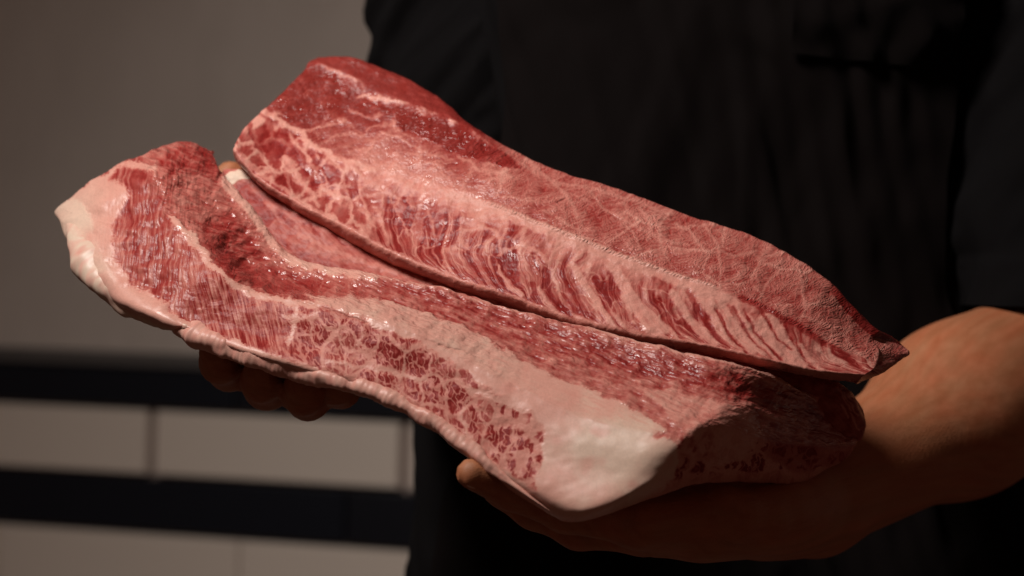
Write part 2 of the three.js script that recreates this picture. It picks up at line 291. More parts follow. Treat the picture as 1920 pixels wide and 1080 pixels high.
  const paint = (x, y, u, v, o) => {
    const fuzz = lerp(1.3, 1.0, sm(860, 1000, x)), wk = lerp(1.0, 0.42, sm(880, 1060, x)), wx = x + wk * (n2(x / 26, y / 26) * 7 + n2(x / 8, y / 8) * 2.5) + n2(x / 3.5, y / 3.5) * fuzz, wy = y + wk * (n2(x / 26 + 31, y / 26) * 7 + n2(x / 8 + 9, y / 8) * 2.5) + n2(x / 3.5 + 4, y / 3.5) * fuzz;
    const fatS = read(0, wx, wy), leanS = read(1, wx, wy), cutS = read(2, x, y), along = u * PX;
    const big = fbm(x / 90, y / 70, 3), mid = fbm(x / 26 + 7, y / 22, 3), grain = n2(x / 2.3, y / 2.3);
    let F, fine = 0, coarse = 0, rough = 0.34, dark = 0, purple = 0, bead = 0;
    const lower = sm(vC - 0.012, vC + 0.012, v);
    // upper face: crinkled, pinkish, thin network
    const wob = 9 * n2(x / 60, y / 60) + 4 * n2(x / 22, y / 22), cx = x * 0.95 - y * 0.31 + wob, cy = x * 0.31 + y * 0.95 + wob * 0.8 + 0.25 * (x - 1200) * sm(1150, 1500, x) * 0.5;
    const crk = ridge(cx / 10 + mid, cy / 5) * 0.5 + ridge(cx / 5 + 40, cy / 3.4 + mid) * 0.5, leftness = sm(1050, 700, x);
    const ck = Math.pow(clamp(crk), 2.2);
    let Fu = 0.47 - 0.25 * leftness + 0.24 * big + 0.16 * mid + 0.24 * (ck - 0.42) * lerp(0.5, 1, sm(860, 1020, x));  // crinkle lines in the colour: thin fat plus painted-in glints
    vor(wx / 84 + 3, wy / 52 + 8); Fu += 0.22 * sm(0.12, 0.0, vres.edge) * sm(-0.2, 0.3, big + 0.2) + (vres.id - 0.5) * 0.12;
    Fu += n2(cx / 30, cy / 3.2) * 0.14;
    // lower face: fans
    const d = clamp((v - vC) / (vE - vC)), sh = 18 * d + 105 * d * d, ph = along - sh * (x > 700 ? 1 : sm(480, 700, x)) + n2(x / 50, y / 50) * 16 + n2(x / 18, y / 18) * 4;
    const st = n2(ph / 17, d * 1.3 + 4) * 0.75 + n2(ph / 7.5 + 50, d * 2.2) * 0.55 + n2(ph / 3.2, d * 4) * 0.32;
    const fan = sm(1330, 860, x) * sm(640, 820, x);
    const vary = 0.55 + 0.6 * sm(-0.3, 0.35, fbm(x / 46 + 3, y / 46 + 8, 2));
    let Fl = 0.38 + 0.62 * st * vary + 0.22 * big - 0.12 * fan;
    vor(ph / 34 + 9, d * 3.4 + 2 + 0.3 * n2(x / 20, y / 20)); Fl += 0.34 * sm(0.16, 0.0, vres.edge) * sm(0.0, 0.5, fbm(x / 60 + 4, y / 60, 2) + 0.35) + (vres.id - 0.5) * 0.22;
    const comb = sm(0.42, 0.05, d + 0.12 * n2(along / 40, 3));
    const cells = sm(-0.05, 0.35, n2(ph / 26 + 80, d * 3.1)) * sm(0.02, 0.12, d);
    Fl = lerp(Fl, 0.80 - cells * (0.36 + 0.34 * n2(ph / 4.2, d * 5)), comb * sm(800, 880, x) * sm(1420, 1330, x));
    const leftCells = sm(760, 640, x);
    vor(wx / 36, wy / 46 + 2); Fl = lerp(Fl, 0.26 + 0.55 * sm(0.28, 0.02, vres.edge) + 0.22 * mid + 0.10 * st + (vres.id - 0.5) * 0.2, leftCells);
    purple = sm(0.15, 0.6, fbm(x / 44 + 60, y / 40, 2) + 0.18 * (1 - leftCells)) * sm(0.14, 0.35, d) * lower;
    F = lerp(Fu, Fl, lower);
    F = lerp(F, 0.88 + 0.10 * mid, clamp(fatS * 1.05)); F = lerp(F, 0.06 + 0.18 * mid + 0.10 * st, clamp(leanS) * (1 - 0.5 * fatS));
    // borders
    const top = sm(vS + 0.004, vS - 0.006, v) * sm(960, 880, x);
    F = lerp(F, 0.14 + 0.12 * n2(x / 30 + y / 20, (y - x * 0.45) / 4) + 0.1 * mid, top);
    const rim = sm(vE - 0.032, vE - 0.008, v + 0.012 * n2(x / 22, 4)) * sm(vB + 0.01, vE, v);
    F = lerp(F, 0.74, rim * 0.7);
    const side = sm(vE + 0.002, vE + 0.012, v);
    F = lerp(F, 0.62 + 0.14 * n2(x / 40, y / 7) + 0.1 * mid, side);
    const endCap = Math.max(sm(0.952, 0.962, u), sm(vS + 0.002, vS - 0.012, v) * sm(1540, 1580, x));  // right end face and its top strip: shade painted in as darker lean
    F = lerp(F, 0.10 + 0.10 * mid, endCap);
    F = clamp(0.50 + (F - 0.48) * 1.2);
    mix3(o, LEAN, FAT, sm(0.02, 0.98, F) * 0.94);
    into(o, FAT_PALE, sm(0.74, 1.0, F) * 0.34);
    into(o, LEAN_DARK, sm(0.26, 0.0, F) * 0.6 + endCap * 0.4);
    into(o, PURPLE, purple * 0.18 * (1 - F * 0.7));
    into(o, LEAN_BROWN, leftness * 0.35 * (1 - F) * (1 - lower));
    const g = 1 + 0.10 * grain + 0.06 * n2(x / 5, y / 5); o[0] *= g; o[1] *= g; o[2] *= g;
    // relief
    const vis = 1 - sm(vE - 0.01, vE + 0.008, v), wet = (1 - lower) * (0.75 + 0.5 * big) * lerp(1, 1.6, sm(900, 1060, x));
    fine = (crk * 0.26 + ck * 0.16) * wet + st * 0.09 * lower * vis * (1 - comb * 0.7) + grain * 0.02 + n2(x / 4.2, y / 4.2) * 0.06 + n2(x / 13, y / 9) * 0.16 + F * 0.05 + mid * 0.12;
    fine += (1 - lower) * leanS * (ridge(cx / 16, cy / 5) * 0.9 + ridge(cx / 7, cy / 3) * 0.35);
    fine += vis * lower * fan * sm(0.2, 0.45, d) * ridge(ph / 6, d * 16 + mid) * 0.13;
    bead = Math.exp(-(((v - vC) / 0.0085) ** 2)) * sm(890, 930, x) * sm(1370, 1320, x);
    fine += bead * (0.45 + 0.55 * n2(along / 5.5, v * 90 + along / 9)) - cutS * 1.3;
    into(o, FAT_PALE, bead * (0.35 + 0.5 * n2(along / 5.5, v * 90 + along / 9)));
    coarse = 0.0011 * big + 0.0006 * mid + 0.0004 * bead + 0.0010 * sm(0.035, 0, Math.abs(v - vS)) * sm(980, 900, x) + 0.0003 * rim - 0.0008 * cutS + 0.00025 * fatS - 0.0003 * leanS;
    o[3] = rough + 0.04 - 0.22 * sm(0.05, 0.45, fbm(x / 34 + 12, y / 26, 2) + 0.3 * leanS) + 0.06 * F * lower; o[4] = fine; o[5] = coarse; o[6] = lerp(0.95, 0.5, lower);
  };
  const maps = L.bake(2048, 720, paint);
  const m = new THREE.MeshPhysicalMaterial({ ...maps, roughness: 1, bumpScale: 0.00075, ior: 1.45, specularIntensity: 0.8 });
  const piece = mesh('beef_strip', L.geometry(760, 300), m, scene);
  tag(piece, 'long marbled raw beef strip lying on top of the other cut', 'raw beef');
}

// ---------------------------------------------------------------- the lower, wider cut with its trough
{
  const slab = new THREE.Group(); slab.name = 'beef_cut'; scene.add(slab);
  tag(slab, 'wide raw beef cut with white fat edge under the beef strip', 'raw beef');
  const origin = at(900, 700, 0); slab.position.copy(origin);
  const home = (g) => g.translate(-origin.x, -origin.y, -origin.z);
  //        R          Q          P          N          F          G
  const F = [
    [[398, 283], [335, 266], [262, 294], [190, 330], [134, 372], [107, 400]],
    [[408, 314], [345, 302], [280, 327], [210, 362], [150, 398], [114, 412]],
    [[418, 330], [356, 338], [296, 356], [222, 392], [160, 424], [122, 430]],
    [[446, 362], [388, 390], [324, 420], [240, 462], [172, 482], [146, 474]],
    [[482, 408], [430, 440], [372, 466], [284, 520], [212, 544], [182, 530]],
    [[514, 452], [466, 496], [418, 508], [334, 570], [268, 584], [246, 582]],
    [[545, 482], [508, 524], [466, 548], [394, 602], [334, 613], [322, 614]],
    [[602, 500], [572, 540], [540, 562], [470, 620], [412, 643], [402, 652]],
    [[692, 515], [656, 550], [622, 576], [560, 640], [500, 671], [492, 683]],
    [[790, 533], [760, 572], [716, 606], [665, 665], [612, 704], [605, 718]],
    [[890, 558], [864, 598], [815, 645], [770, 695], [718, 735], [708, 748]],
    [[990, 590], [966, 632], [900, 690], [860, 745], [805, 780], [795, 795]],
    [[1085, 612], [1062, 658], [985, 735], [930, 800], [880, 835], [868, 852]],
    [[1180, 637], [1158, 690], [1080, 780], [1010, 850], [955, 895], [942, 907]],
    [[1270, 660], [1250, 718], [1180, 806], [1110, 882], [1040, 942], [1022, 960]],
    [[1345, 676], [1328, 735], [1262, 815], [1195, 895], [1112, 958], [1086, 978]],
    [[1410, 693], [1392, 742], [1330, 798], [1278, 868], [1212, 922], [1188, 947]],
    [[1466, 716], [1455, 764], [1408, 815], [1362, 863], [1318, 894], [1300, 908]],
    [[1515, 742], [1512, 788], [1486, 830], [1452, 864], [1428, 890], [1412, 905]],
    [[1560, 768], [1568, 804], [1558, 835], [1534, 860], [1515, 884], [1502, 904]],
    [[1592, 786], [1606, 812], [1602, 833], [1588, 853], [1572, 866], [1560, 873]],
  ];
  const zr = [-0.012, 0.003, 0.031, 0.037, 0.040, 0.020], swell = [0, 0.008, 0.012, 0.014, 0.012, 0.009, 0.005, 0.002], sw = [0.2, 0.8, 1, 0.9, 0.4, 0];
  const zo = [-0.098, -0.080, -0.076, -0.066, -0.054, -0.042, -0.032, -0.022, -0.010, 0, 0.006, 0.014, 0.022, 0.032, 0.041, 0.046, 0.040, 0.018, -0.012, -0.042, -0.063];
  const squash = [0.3, 0.4, 0.5, 0.7, 0.85, 1, 1, 1, 1, 1, 1, 1, 1, 1, 1, 1, 0.95, 0.85, 0.7, 0.55, 0.4];
  const full = (f, i) => {
    const R = f[0], G = f[5], o = zo[i], q = squash[i], n = (x, y) => [R[0] - G[0], R[1] - G[1]].map((c) => c / Math.hypot(R[0] - G[0], R[1] - G[1])), [nx, ny] = n();
    return [
      [lerp(R[0], G[0], 0.5), lerp(R[1], G[1], 0.5), -0.030 * q + o - 0.008, R[0] + nx * 80, R[1] + ny * 80],
      [lerp(R[0], G[0], 0.10), lerp(R[1], G[1], 0.10), -0.026 * q + o, R[0] + nx * 40, R[1] + ny * 40],
      ...f.map((p, k) => [p[0], p[1], zr[k] * q + o + (swell[i] ?? 0) * sw[k]]),
      [lerp(R[0], G[0], 0.90), lerp(R[1], G[1], 0.90), 0.000 * q + o, G[0] - nx * 45, G[1] - ny * 45],
      [lerp(R[0], G[0], 0.5), lerp(R[1], G[1], 0.5), -0.030 * q + o - 0.008, G[0] - nx * 90, G[1] - ny * 90],
    ];
  };
  const rows = F.map(full), first = rows[0], last = rows[rows.length - 1];
  rows.unshift(capRow(first, 0.02, [14, 12, -0.022]), capRow(first, 0.6, [8, 8, -0.014]), capRow(first, 0.95, [2, 3, -0.005]));
  rows.push(capRow(last, 0.6, [8, 2, -0.01]), capRow(last, 0.02, [10, 3, -0.016]));
  const vs = [0, 0.09, 0.18, 0.34, 0.50, 0.69, 0.81, 0.86, 0.93, 1], [vR, vQ, vP, vN, vF, vG] = vs.slice(2, 8);
  const L = new Loft(rows, vs), PX = L.length / UNIT;
  const read = drawing((s, b) => {
    const fat = '#ff0000';
    // white fat of the left end and lower rim
    b('#a00000', [[95, 400], [150, 350], [215, 312], [262, 300], [300, 312], [290, 340], [244, 360], [214, 420], [216, 480], [250, 536], [310, 556], [325, 590], [340, 640], [240, 620], [150, 560], [100, 460]]); b(fat, [[95, 400], [140, 372], [160, 392], [176, 424], [186, 474], [224, 534], [300, 572], [325, 595], [340, 640], [240, 620], [150, 560], [100, 460]]);
    s('#e00000', 14, [[330, 600], [420, 640], [520, 676], [620, 706], [720, 740], [800, 782], [880, 842], [960, 900], [1040, 960]]);
    // pale ridge along the trough
    s('#f00000', 27, [[425, 345], [452, 376], [486, 420], [512, 456], [545, 486], [600, 503], [700, 519]]);
    s('#a00000', 9, [[700, 519], [800, 537], [900, 563], [1000, 594], [1100, 617]]); s('#c00000', 12, [[1100, 617], [1200, 645], [1300, 668], [1380, 684], [1450, 708], [1510, 738], [1560, 772]]);
    // seam of fat above the marbled face, widening into the glossy band
    s('#d80000', 14, [[318, 408], [360, 450], [400, 500], [440, 535], [490, 560], [540, 566], [600, 575]]);
    b('#f00000', [[560, 548], [620, 556], [690, 560], [760, 572], [830, 590], [900, 630], [970, 670], [1040, 706], [1110, 736], [1170, 762], [1225, 790], [1262, 815], [1276, 850], [1262, 900], [1200, 950], [1100, 985], [1030, 960], [1000, 905], [1018, 860], [1016, 800], [990, 770], [940, 742], [900, 720], [870, 690], [800, 650], [720, 616], [640, 588]]);
    s('#c00000', 12, [[880, 730], [930, 745], [985, 775]]); s('#b80000', 10, [[560, 570], [548, 620], [540, 650]]); s('#a80000', 9, [[530, 590], [560, 600], [600, 590]]); s('#a00000', 8, [[680, 610], [672, 650]]);
    s('#a80000', 9, [[610, 678], [680, 690], [760, 700], [800, 715]]); s('#a80000', 9, [[880, 745], [862, 790], [900, 850], [930, 880]]); s('#980000', 9, [[760, 690], [740, 740]]);
    // pinkish right shoulder
    b('#900000', [[1180, 724], [1300, 735], [1400, 765], [1440, 800], [1400, 860], [1330, 880], [1300, 830], [1240, 770]]);
    b('#780000', [[1322, 770], [1352, 782], [1350, 830], [1326, 880], [1300, 850]]);
    for (const p of [[[1460, 720], [1500, 790], [1520, 850], [1500, 890]], [[1520, 850], [1570, 830], [1610, 810]], [[1470, 830], [1500, 850]], [[1430, 760], [1470, 800], [1500, 850]], [[1520, 850], [1530, 880]], [[1560, 860], [1590, 830]]]) s('#780000', 7, p);
    // lean along the trough
    b('#00c000', [[300, 300], [345, 268], [400, 280], [415, 325], [400, 345], [360, 320], [320, 330]]);
    b('#00a000', [[372, 420], [420, 400], [446, 410], [470, 450], [500, 500], [560, 520], [640, 535], [600, 548], [540, 550], [480, 540], [430, 520], [396, 480]]);
    b('#00d000', [[400, 440], [430, 436], [440, 480], [490, 520], [560, 546], [585, 560], [555, 562], [500, 548], [440, 520], [410, 480]]);
    s('#00a800', 9, [[640, 540], [700, 552], [780, 578], [850, 600], [920, 632], [1000, 668], [1100, 690], [1190, 716]]);
    b('#008000', [[720, 528], [850, 556], [1000, 605], [1150, 645], [1320, 690], [1480, 745], [1560, 790], [1520, 800], [1440, 770], [1330, 730], [1200, 705], [1060, 680], [960, 645], [850, 595], [720, 545]]);
    b('#00b000', [[950, 612], [1100, 645], [1250, 685], [1400, 720], [1500, 770], [1480, 780], [1380, 740], [1250, 712], [1120, 685], [1000, 650]]);
    b('#008000', [[1440, 790], [1500, 800], [1600, 800], [1600, 860], [1500, 890], [1440, 860]]);
    // striped muscle at the left
    b('#006000', [[236, 400], [262, 372], [300, 360], [320, 420], [330, 500], [330, 560], [296, 552], [262, 520], [240, 460]]);
    s('#00c000', 12, [[258, 520], [290, 548], [310, 560]]);
    b('#00a800', [[205, 332], [236, 316], [288, 330], [276, 362], [262, 396], [246, 402], [252, 372], [240, 350]]);
    // red islands in the pale shoulder
    for (const p of [[[1250, 815], [1275, 835], [1290, 860]], [[1300, 840], [1318, 862], [1335, 856]], [[1230, 818], [1255, 812], [1300, 822]], [[1280, 735], [1330, 745]]]) s('#004800', 8, p);
    // cracks between fat and muscle
    s('#0000b0', 1.8, [[560, 566], [600, 576], [640, 588], [688, 603]]); s('#000090', 1.6, [[800, 640], [840, 655], [872, 662]]); 
  }, 3);
  // the marbled part of the front face, as islands; 1 inside
  const paint = (x, y, u, v, o) => {
    const wx = x + n2(x / 24, y / 24) * 6 + n2(x / 7, y / 7) * 2.2 + n2(x / 3.2, y / 3.2) * 2.4, wy = y + n2(x / 24 + 31, y / 24) * 6 + n2(x / 7 + 9, y / 7) * 2.2 + n2(x / 3.2 + 5, y / 3.2) * 2.4;
    const fatS = read(0, wx, wy), leanS = read(1, wx, wy), cutS = read(2, x + n2(x / 9, y / 9) * 2, y + n2(x / 11, 7) * 2);
    const big = fbm(x / 80, y / 60, 3), mid = fbm(x / 22 + 7, y / 18, 3), grain = n2(x / 2.3, y / 2.3);
    const face = sm(vP - 0.02, vP + 0.03, v), left = sm(430, 300, x), shelf = 1 - face;
    // grain of the front face: steep, leaning a little; islands of lean in a net of fat
    const yc = 470 + 0.52 * (x - 300), slope = -0.30 + 0.22 * sm(420, 760, x) + 0.34 * sm(760, 1000, x), fx = x + (y - yc) * slope, fy = y - 0.3 * x;
    const cx = x + n2(x / 24, y / 24) * 6 + n2(x / 7, y / 7) * 2.2, cy = y + n2(x / 24 + 31, y / 24) * 6 + n2(x / 7 + 9, y / 7) * 2.2, ax = cx + (cy - yc) * slope, ay = cy - 0.3 * cx;
    vor(ax / 42 + 4, ay / 52 + 3); const e1 = vres.edge, id1 = vres.id;
    vor((ax + 3.2 * n2(x / 9 + 3, y / 9)) / 10 + 60, (ay + 4 * n2(x / 9, y / 9 + 7)) / 25 + 12); const e2 = vres.edge, id2 = vres.id;
    const fib = n2(fx / 2.6, fy / 17) * 0.6 + n2(fx / 5.2 + 8, fy / 26) * 0.5;
    const clear = sm(430, 640, x);
    const island = lerp(0.02 + 0.20 * sm(0.35, 0.75, e2) + 0.36 * fib + (id2 - 0.5) * 0.16 - 0.04, 0.68, sm(0.34, 0.05, e2 + 0.17 * fib));
    let Fi = lerp(island, 0.84, sm(0.20, 0.05, e1 + 0.05 * fib) * sm(0.2, 0.45, id1 + 0.3 * clear));
    Fi = lerp(Fi, 0.84, sm(840, 930, x) * sm(0.52, 0.65, id2) * 0.9 + sm(0.75, 0.95, id1) * 0.35);
    const streak = 0.36 + 0.50 * n2(fx / 4.8, fy / 40) + 0.34 * n2(fx / 2.5 + 9, fy / 22) + 0.30 * n2(fx / 16, fy / 60) + 0.12 * big;
    let Ff = lerp(streak, Fi, clear * sm(-0.5, 0.1, big + 0.3));
    const nearSeam = sm(0.16, 0.02, (v - vP) / (vF - vP)) * sm(420, 520, x);
    Ff = lerp(Ff, 0.66 + 0.30 * n2(fx / 3.4, fy / 30), nearSeam * 0.85);
    const nearRim = sm(vF - 0.05, vF - 0.005, v + 0.012 * n2(x / 18, 5)); Ff = lerp(Ff, 0.80 + 0.1 * fib, nearRim * 0.75);
    // striped left end
    const sa = n2((x + 0.10 * y) / 6.5 + n2(x / 40, y / 40) * 1.5, y / 70) * 0.8 + n2((x + 0.1 * y) / 3.2, y / 50) * 0.4;
    Ff = lerp(Ff, 0.40 + 0.5 * sa + 0.15 * mid, left);
    // shelf: silky tissue over lean
    const sx = x * 0.93 + y * 0.37, sy = -x * 0.37 + y * 0.93, silk = n2(sx / 34, sy / 5) * 0.5 + n2(sx / 16 + 3, sy / 2.6) * 0.35;
    vor((wx * 0.93 + wy * 0.37) / 62 + 20, (wy * 0.93 - wx * 0.37) / 19 + 5);
    const arcs = sm(0.10, 0.0, vres.edge) * sm(0.35, 0.6, vres.id) * 0.7;
    let Fs = 0.46 + 0.34 * silk + 0.24 * mid + 0.2 * arcs;
    F_ = lerp(Fs, Ff, face);
    F_ = lerp(F_, 0.10 + 0.20 * mid + 0.30 * arcs * shelf + 0.26 * silk * shelf + 0.10 * big + 0.35 * Math.max(0, sa) * left, clamp(leanS));
    F_ = lerp(F_, 0.95 + 0.05 * silk, sm(0.15, 0.75, fatS) * (1 - 0.55 * clamp(leanS)));
    const q = (v - vR) / (vP - vR), band = sm(640, 760, x) * shelf * (1 - fatS);
    F_ = lerp(F_, 0.55 + 0.25 * silk, band * 0.75 * Math.exp(-(((q - 0.40 - 0.05 * n2(x / 60, 3)) / 0.035) ** 2)) * sm(1180, 1040, x));
    F_ = lerp(F_, 0.52 + 0.3 * silk + 0.2 * mid, band * 0.7 * sm(0.42, 0.62, q + 0.08 * n2(x / 40, 8)));
    F_ += band * (0.22 * n2(sx / 26, sy / 9 + 7) + 0.10 * n2(x / 6, y / 6));
    // underside and back: skin of fat
    const under = Math.max(sm(vF + 0.005, vF + 0.03, v), sm(vR - 0.03, vR - 0.06, v)) * (1 - sm(1290, 1380, x)); F_ = lerp(F_, 0.9 + 0.1 * mid, under);
    const Fv = clamp(F_);
    mix3(o, LEAN, FAT, sm(0.02, 0.98, Fv) * 0.96);
    into(o, LEAN_DARK, sm(0.26, 0.0, Fv) * 0.55);
    into(o, FAT_PALE, sm(0.62, 1.0, Fv) * (0.35 + 0.35 * fatS));
    const white = sm(0.4, 0.9, fatS) * sm(0.0, 0.9, 0.5 * fbm(x / 90 + 30, y / 70, 3) + 1.05 * Math.exp(-(((x - 1165) / 130) ** 2) - (((y - 850) / 78) ** 2)) + 0.7 * sm(240, 150, x) + 0.4 * shelf * silk + 0.25 * shelf * sm(600, 700, x) * sm(1100, 900, x));
    into(o, FAT_WHITE, white * 0.8);
    into(o, FAT, sm(0.05, 0.5, fbm(x / 50 + 90, y / 50, 2) + shelf * silk * 0.8) * 0.55 * fatS); into(o, LEAN, sm(0.25, 0.7, silk + 0.4 * mid) * 0.30 * fatS * shelf * sm(1000, 860, x));
    into(o, PURPLE, sm(0.25, 0.6, fbm(x / 40 + 60, y / 30, 2)) * 0.2 * (1 - Fv) * shelf);
    const g = 1 + 0.07 * grain + 0.05 * n2(x / 5, y / 5); o[0] *= g; o[1] *= g; o[2] *= g;
    let fine = mid * (0.22 - 0.12 * face) + grain * 0.03 + n2(x / 4.2, y / 4.2) * 0.05 + Fv * 0.05 * face + fib * 0.07 * face * (1 - fatS) * (1 - under);
    fine += shelf * (silk * 0.50 + ridge(sx / 34, sy / 9 + mid) * 0.35) * (1 - 0.5 * sm(0.6, 1, fatS) * sm(900, 1050, x)) + shelf * leanS * ridge(x / 15 + mid, y / 10) * 0.22 * (1 + 1.2 * sm(640, 520, x));
    fine += left * (sa * 0.4 * (1 - fatS) + n2(x / 30, y / 30) * 0.5) - cutS * 1.2;
    const wetZone = sm(230, 300, x) * sm(780, 600, x) * (1 - fatS) * Math.max(shelf, 0.6 * sm(520, 380, x));
    fine += wetZone * (ridge(x / 24 + mid, y / 13 + 0.4 * mid) * 0.6 + n2(x / 11, y / 8) * 0.22) * (0.12 + 0.88 * shelf);
    const calm = sm(0.45, 0.85, fatS) * Math.max(sm(900, 1040, x), sm(300, 250, x), face * 0.7); fine *= 1 - 0.85 * calm;
    const coarse = 0.0016 * big * (1 - 0.65 * calm) + 0.0008 * mid * (1 - 0.9 * calm) * (1 - 0.6 * face) + 0.0011 * fatS * left + 0.0009 * fatS * shelf - 0.0011 * leanS * shelf - 0.0010 * cutS + (0.0008 * n2(x / 18, y / 14) * (1 - fatS) + 0.0016 * n2(x / 42, y / 30)) * Math.max(left * (0.5 + 0.5 * leanS), sm(300, 420, x) * leanS * sm(640, 540, x));
    o[3] = 0.36 + 0.06 * face * (1 - fatS) - 0.15 * shelf * sm(0.3, 0.7, fatS) - 0.12 * sm(0.05, 0.45, fbm(x / 34 + 12, y / 26, 2)) * (shelf + left) + 0.05 * mid + 0.02 * calm - 0.11 * wetZone; o[4] = fine; o[5] = coarse; o[6] = lerp(1, 0.28, face * (1 - 0.9 * sm(0.3, 0.8, fatS)) * (1 - 0.5 * left));
  };
  let F_ = 0;
  const maps = L.bake(2048, 820, paint);
  const m = new THREE.MeshPhysicalMaterial({ ...maps, roughness: 1, bumpScale: 0.0007, ior: 1.45, specularIntensity: 0.85 });
  mesh('front_muscle', home(L.geometry(820, 320)), m, slab);

  // the far flank of the trough
  {
    const T = [[424, 319], [466, 322], [520, 352], [610, 408], [720, 470], [840, 520], [980, 566], [1120, 612], [1240, 640], [1345, 660], [1440, 680], [1530, 706], [1588, 730], [1612, 764]];
    const M = [[418, 336], [452, 352], [500, 396], [590, 456], [700, 508], [820, 540], [970, 588], [1110, 628], [1230, 656], [1340, 676], [1440, 702], [1530, 738], [1600, 772], [1620, 792]];
    const B = [[420, 352], [450, 385], [495, 436], [580, 500], [690, 540], [810, 570], [960, 620], [1100, 660], [1220, 690], [1330, 712], [1430, 745], [1520, 790], [1585, 820], [1612, 825]];
    const zT = [-0.104, -0.100, -0.090, -0.073, -0.056, -0.040, -0.021, -0.009, -0.004, -0.006, -0.016, -0.030, -0.044, -0.054];
    const zM = [-0.098, -0.094, -0.081, -0.062, -0.045, -0.032, -0.016, -0.006, 0.000, -0.002, -0.012, -0.026, -0.042, -0.052], zB = [-0.098, -0.090, -0.075, -0.055, -0.040, -0.030, -0.016, -0.008, -0.002, -0.004, -0.014, -0.030, -0.048, -0.056];
    const rw = T.map((t, i) => { const m_ = M[i], b_ = B[i], near = -0.006 * sm(2, 5, i) * sm(12, 9, i), o = zT[i] + near, q = i === 0 || i === T.length - 1 ? 0.55 : 1; return [
      [lerp(t[0], b_[0], 0.5), lerp(t[1], b_[1], 0.5), o - 0.026 * q, t[0], t[1] - 60], [t[0] + 2, t[1] + 3, o - 0.012 * q, t[0], t[1] - 22], [t[0], t[1], o], [m_[0], m_[1], zM[i] + near], [b_[0], b_[1], zB[i] + near], [lerp(t[0], b_[0], 0.9), lerp(t[1], b_[1], 0.9), zB[i] + near - 0.016 * q, b_[0], b_[1] + 50], [lerp(t[0], b_[0], 0.5), lerp(t[1], b_[1], 0.5), o - 0.026 * q, b_[0], b_[1] + 80]]; });
    const f0 = rw[0], l0 = rw[rw.length - 1];
    rw.unshift(capRow(f0, 0.02, [0, 0, -0.008]), capRow(f0, 0.6, [-3, -1, -0.002])); rw.push(capRow(l0, 0.6, [6, 2, -0.003]), capRow(l0, 0.02, [7, 2, -0.008]));
    const vz = [0, 0.14, 0.26, 0.50, 0.74, 0.88, 1], C = new Loft(rw, vz);
    const readC = drawing((s, b) => {
      s('#ff0000', 20, [[432, 338], [450, 328], [470, 330]]); s('#c00000', 12, [[470, 328], [540, 372], [620, 424], [720, 480], [800, 514]]); s('#900000', 9, [[560, 440], [640, 478], [760, 518], [900, 556], [1000, 590]]);
      b('#00c000', [[440, 348], [460, 345], [500, 385], [520, 410], [500, 425], [462, 382]]);
      for (let i = 0; i < 26; i++) { const t = i / 26, x = 520 + 440 * t, y = 392 + 175 * t + 10 * Math.sin(i * 2.1); s('#00a000', 7 + 3 * Math.sin(i * 1.7), [[x, y + 6], [x + 12, y + 14]]); }
      b('#008800', [[520, 440], [600, 480], [700, 512], [690, 540], [560, 490]]); b('#00b000', [[1300, 640], [1620, 700], [1640, 840], [1500, 800], [1340, 690]]);
      for (const [a, c] of [[[1572, 728], [1596, 770]], [[1582, 736], [1608, 780]], [[1580, 760], [1590, 782]], [[1596, 776], [1610, 806]], [[1590, 738], [1612, 768]]]) s('#d00000', 2.5, [a, c]);
      s('#900000', 9, [[1480, 734], [1510, 744], [1530, 748]]);
    });
    const pc = (x, y, u, v, o) => {
      const wx = x + n2(x / 14, y / 14) * 4, wy = y + n2(x / 14 + 31, y / 14) * 4, fs = readC(0, wx, wy), ls = readC(1, wx, wy), mid = fbm(x / 20, y / 16, 3), big = fbm(x / 70, y / 50, 2);
      let f = 0.42 + 0.25 * mid + 0.2 * big + 0.18 * n2((x - y) / 5, (x + y) / 40); f = lerp(f, 0.05 + 0.2 * mid, ls); f = lerp(f, 0.92, fs); f = clamp(f);
      mix3(o, LEAN, FAT, f); into(o, LEAN_DARK, sm(0.3, 0, f) * 0.5); into(o, FAT_WHITE, sm(0.5, 0.9, fs) * sm(490, 470, x)); const g = 1 + 0.07 * n2(x / 3, y / 3); o[0] *= g; o[1] *= g; o[2] *= g;
      o[3] = 0.46 + 0.06 * mid; o[4] = mid * 0.35 + n2(x / 9, y / 9) * 0.15 + fs * 0.3; o[5] = 0.0012 * big + 0.0008 * mid;
    };
    const mc = C.bake(1400, 300, pc);
    mesh('rear_flank', home(C.geometry(360, 110)), new THREE.MeshPhysicalMaterial({ ...mc, roughness: 1, bumpScale: 0.0005, ior: 1.4, specularIntensity: 0.45 }), slab);
  }
  // lumpy rim of fat along the lower edge, and the curled lip of the left end
  const rimTex = (W, H, f) => { const d = new Uint8Array(W * H * 4), o = [0, 0, 0], enc = (x) => 255 * (x <= 0.0031308 ? 12.92 * x : 1.055 * Math.pow(clamp(x), 1 / 2.4) - 0.055); for (let y = 0; y < H; y++) for (let x = 0; x < W; x++) { f(x / W, y / H, o); const k = (y * W + x) * 4; d[k] = enc(o[0]); d[k + 1] = enc(o[1]); d[k + 2] = enc(o[2]); d[k + 3] = 255; } const t = new THREE.DataTexture(d, W, H); t.colorSpace = THREE.SRGBColorSpace; t.magFilter = THREE.LinearFilter; t.needsUpdate = true; return t; };
  const rimPts = [[300, 600, -0.014], [345, 624, -0.008], [402, 650, 0.002], [450, 667, 0.006], [495, 681, 0.012], [550, 698, 0.016], [605, 714, 0.024], [660, 728, 0.027], [712, 745, 0.032], [760, 768, 0.037], [802, 790, 0.041], [840, 818, 0.045], [876, 845, 0.049], [912, 876, 0.054], [950, 904, 0.058], [990, 936, 0.063], [1030, 964, 0.066]];
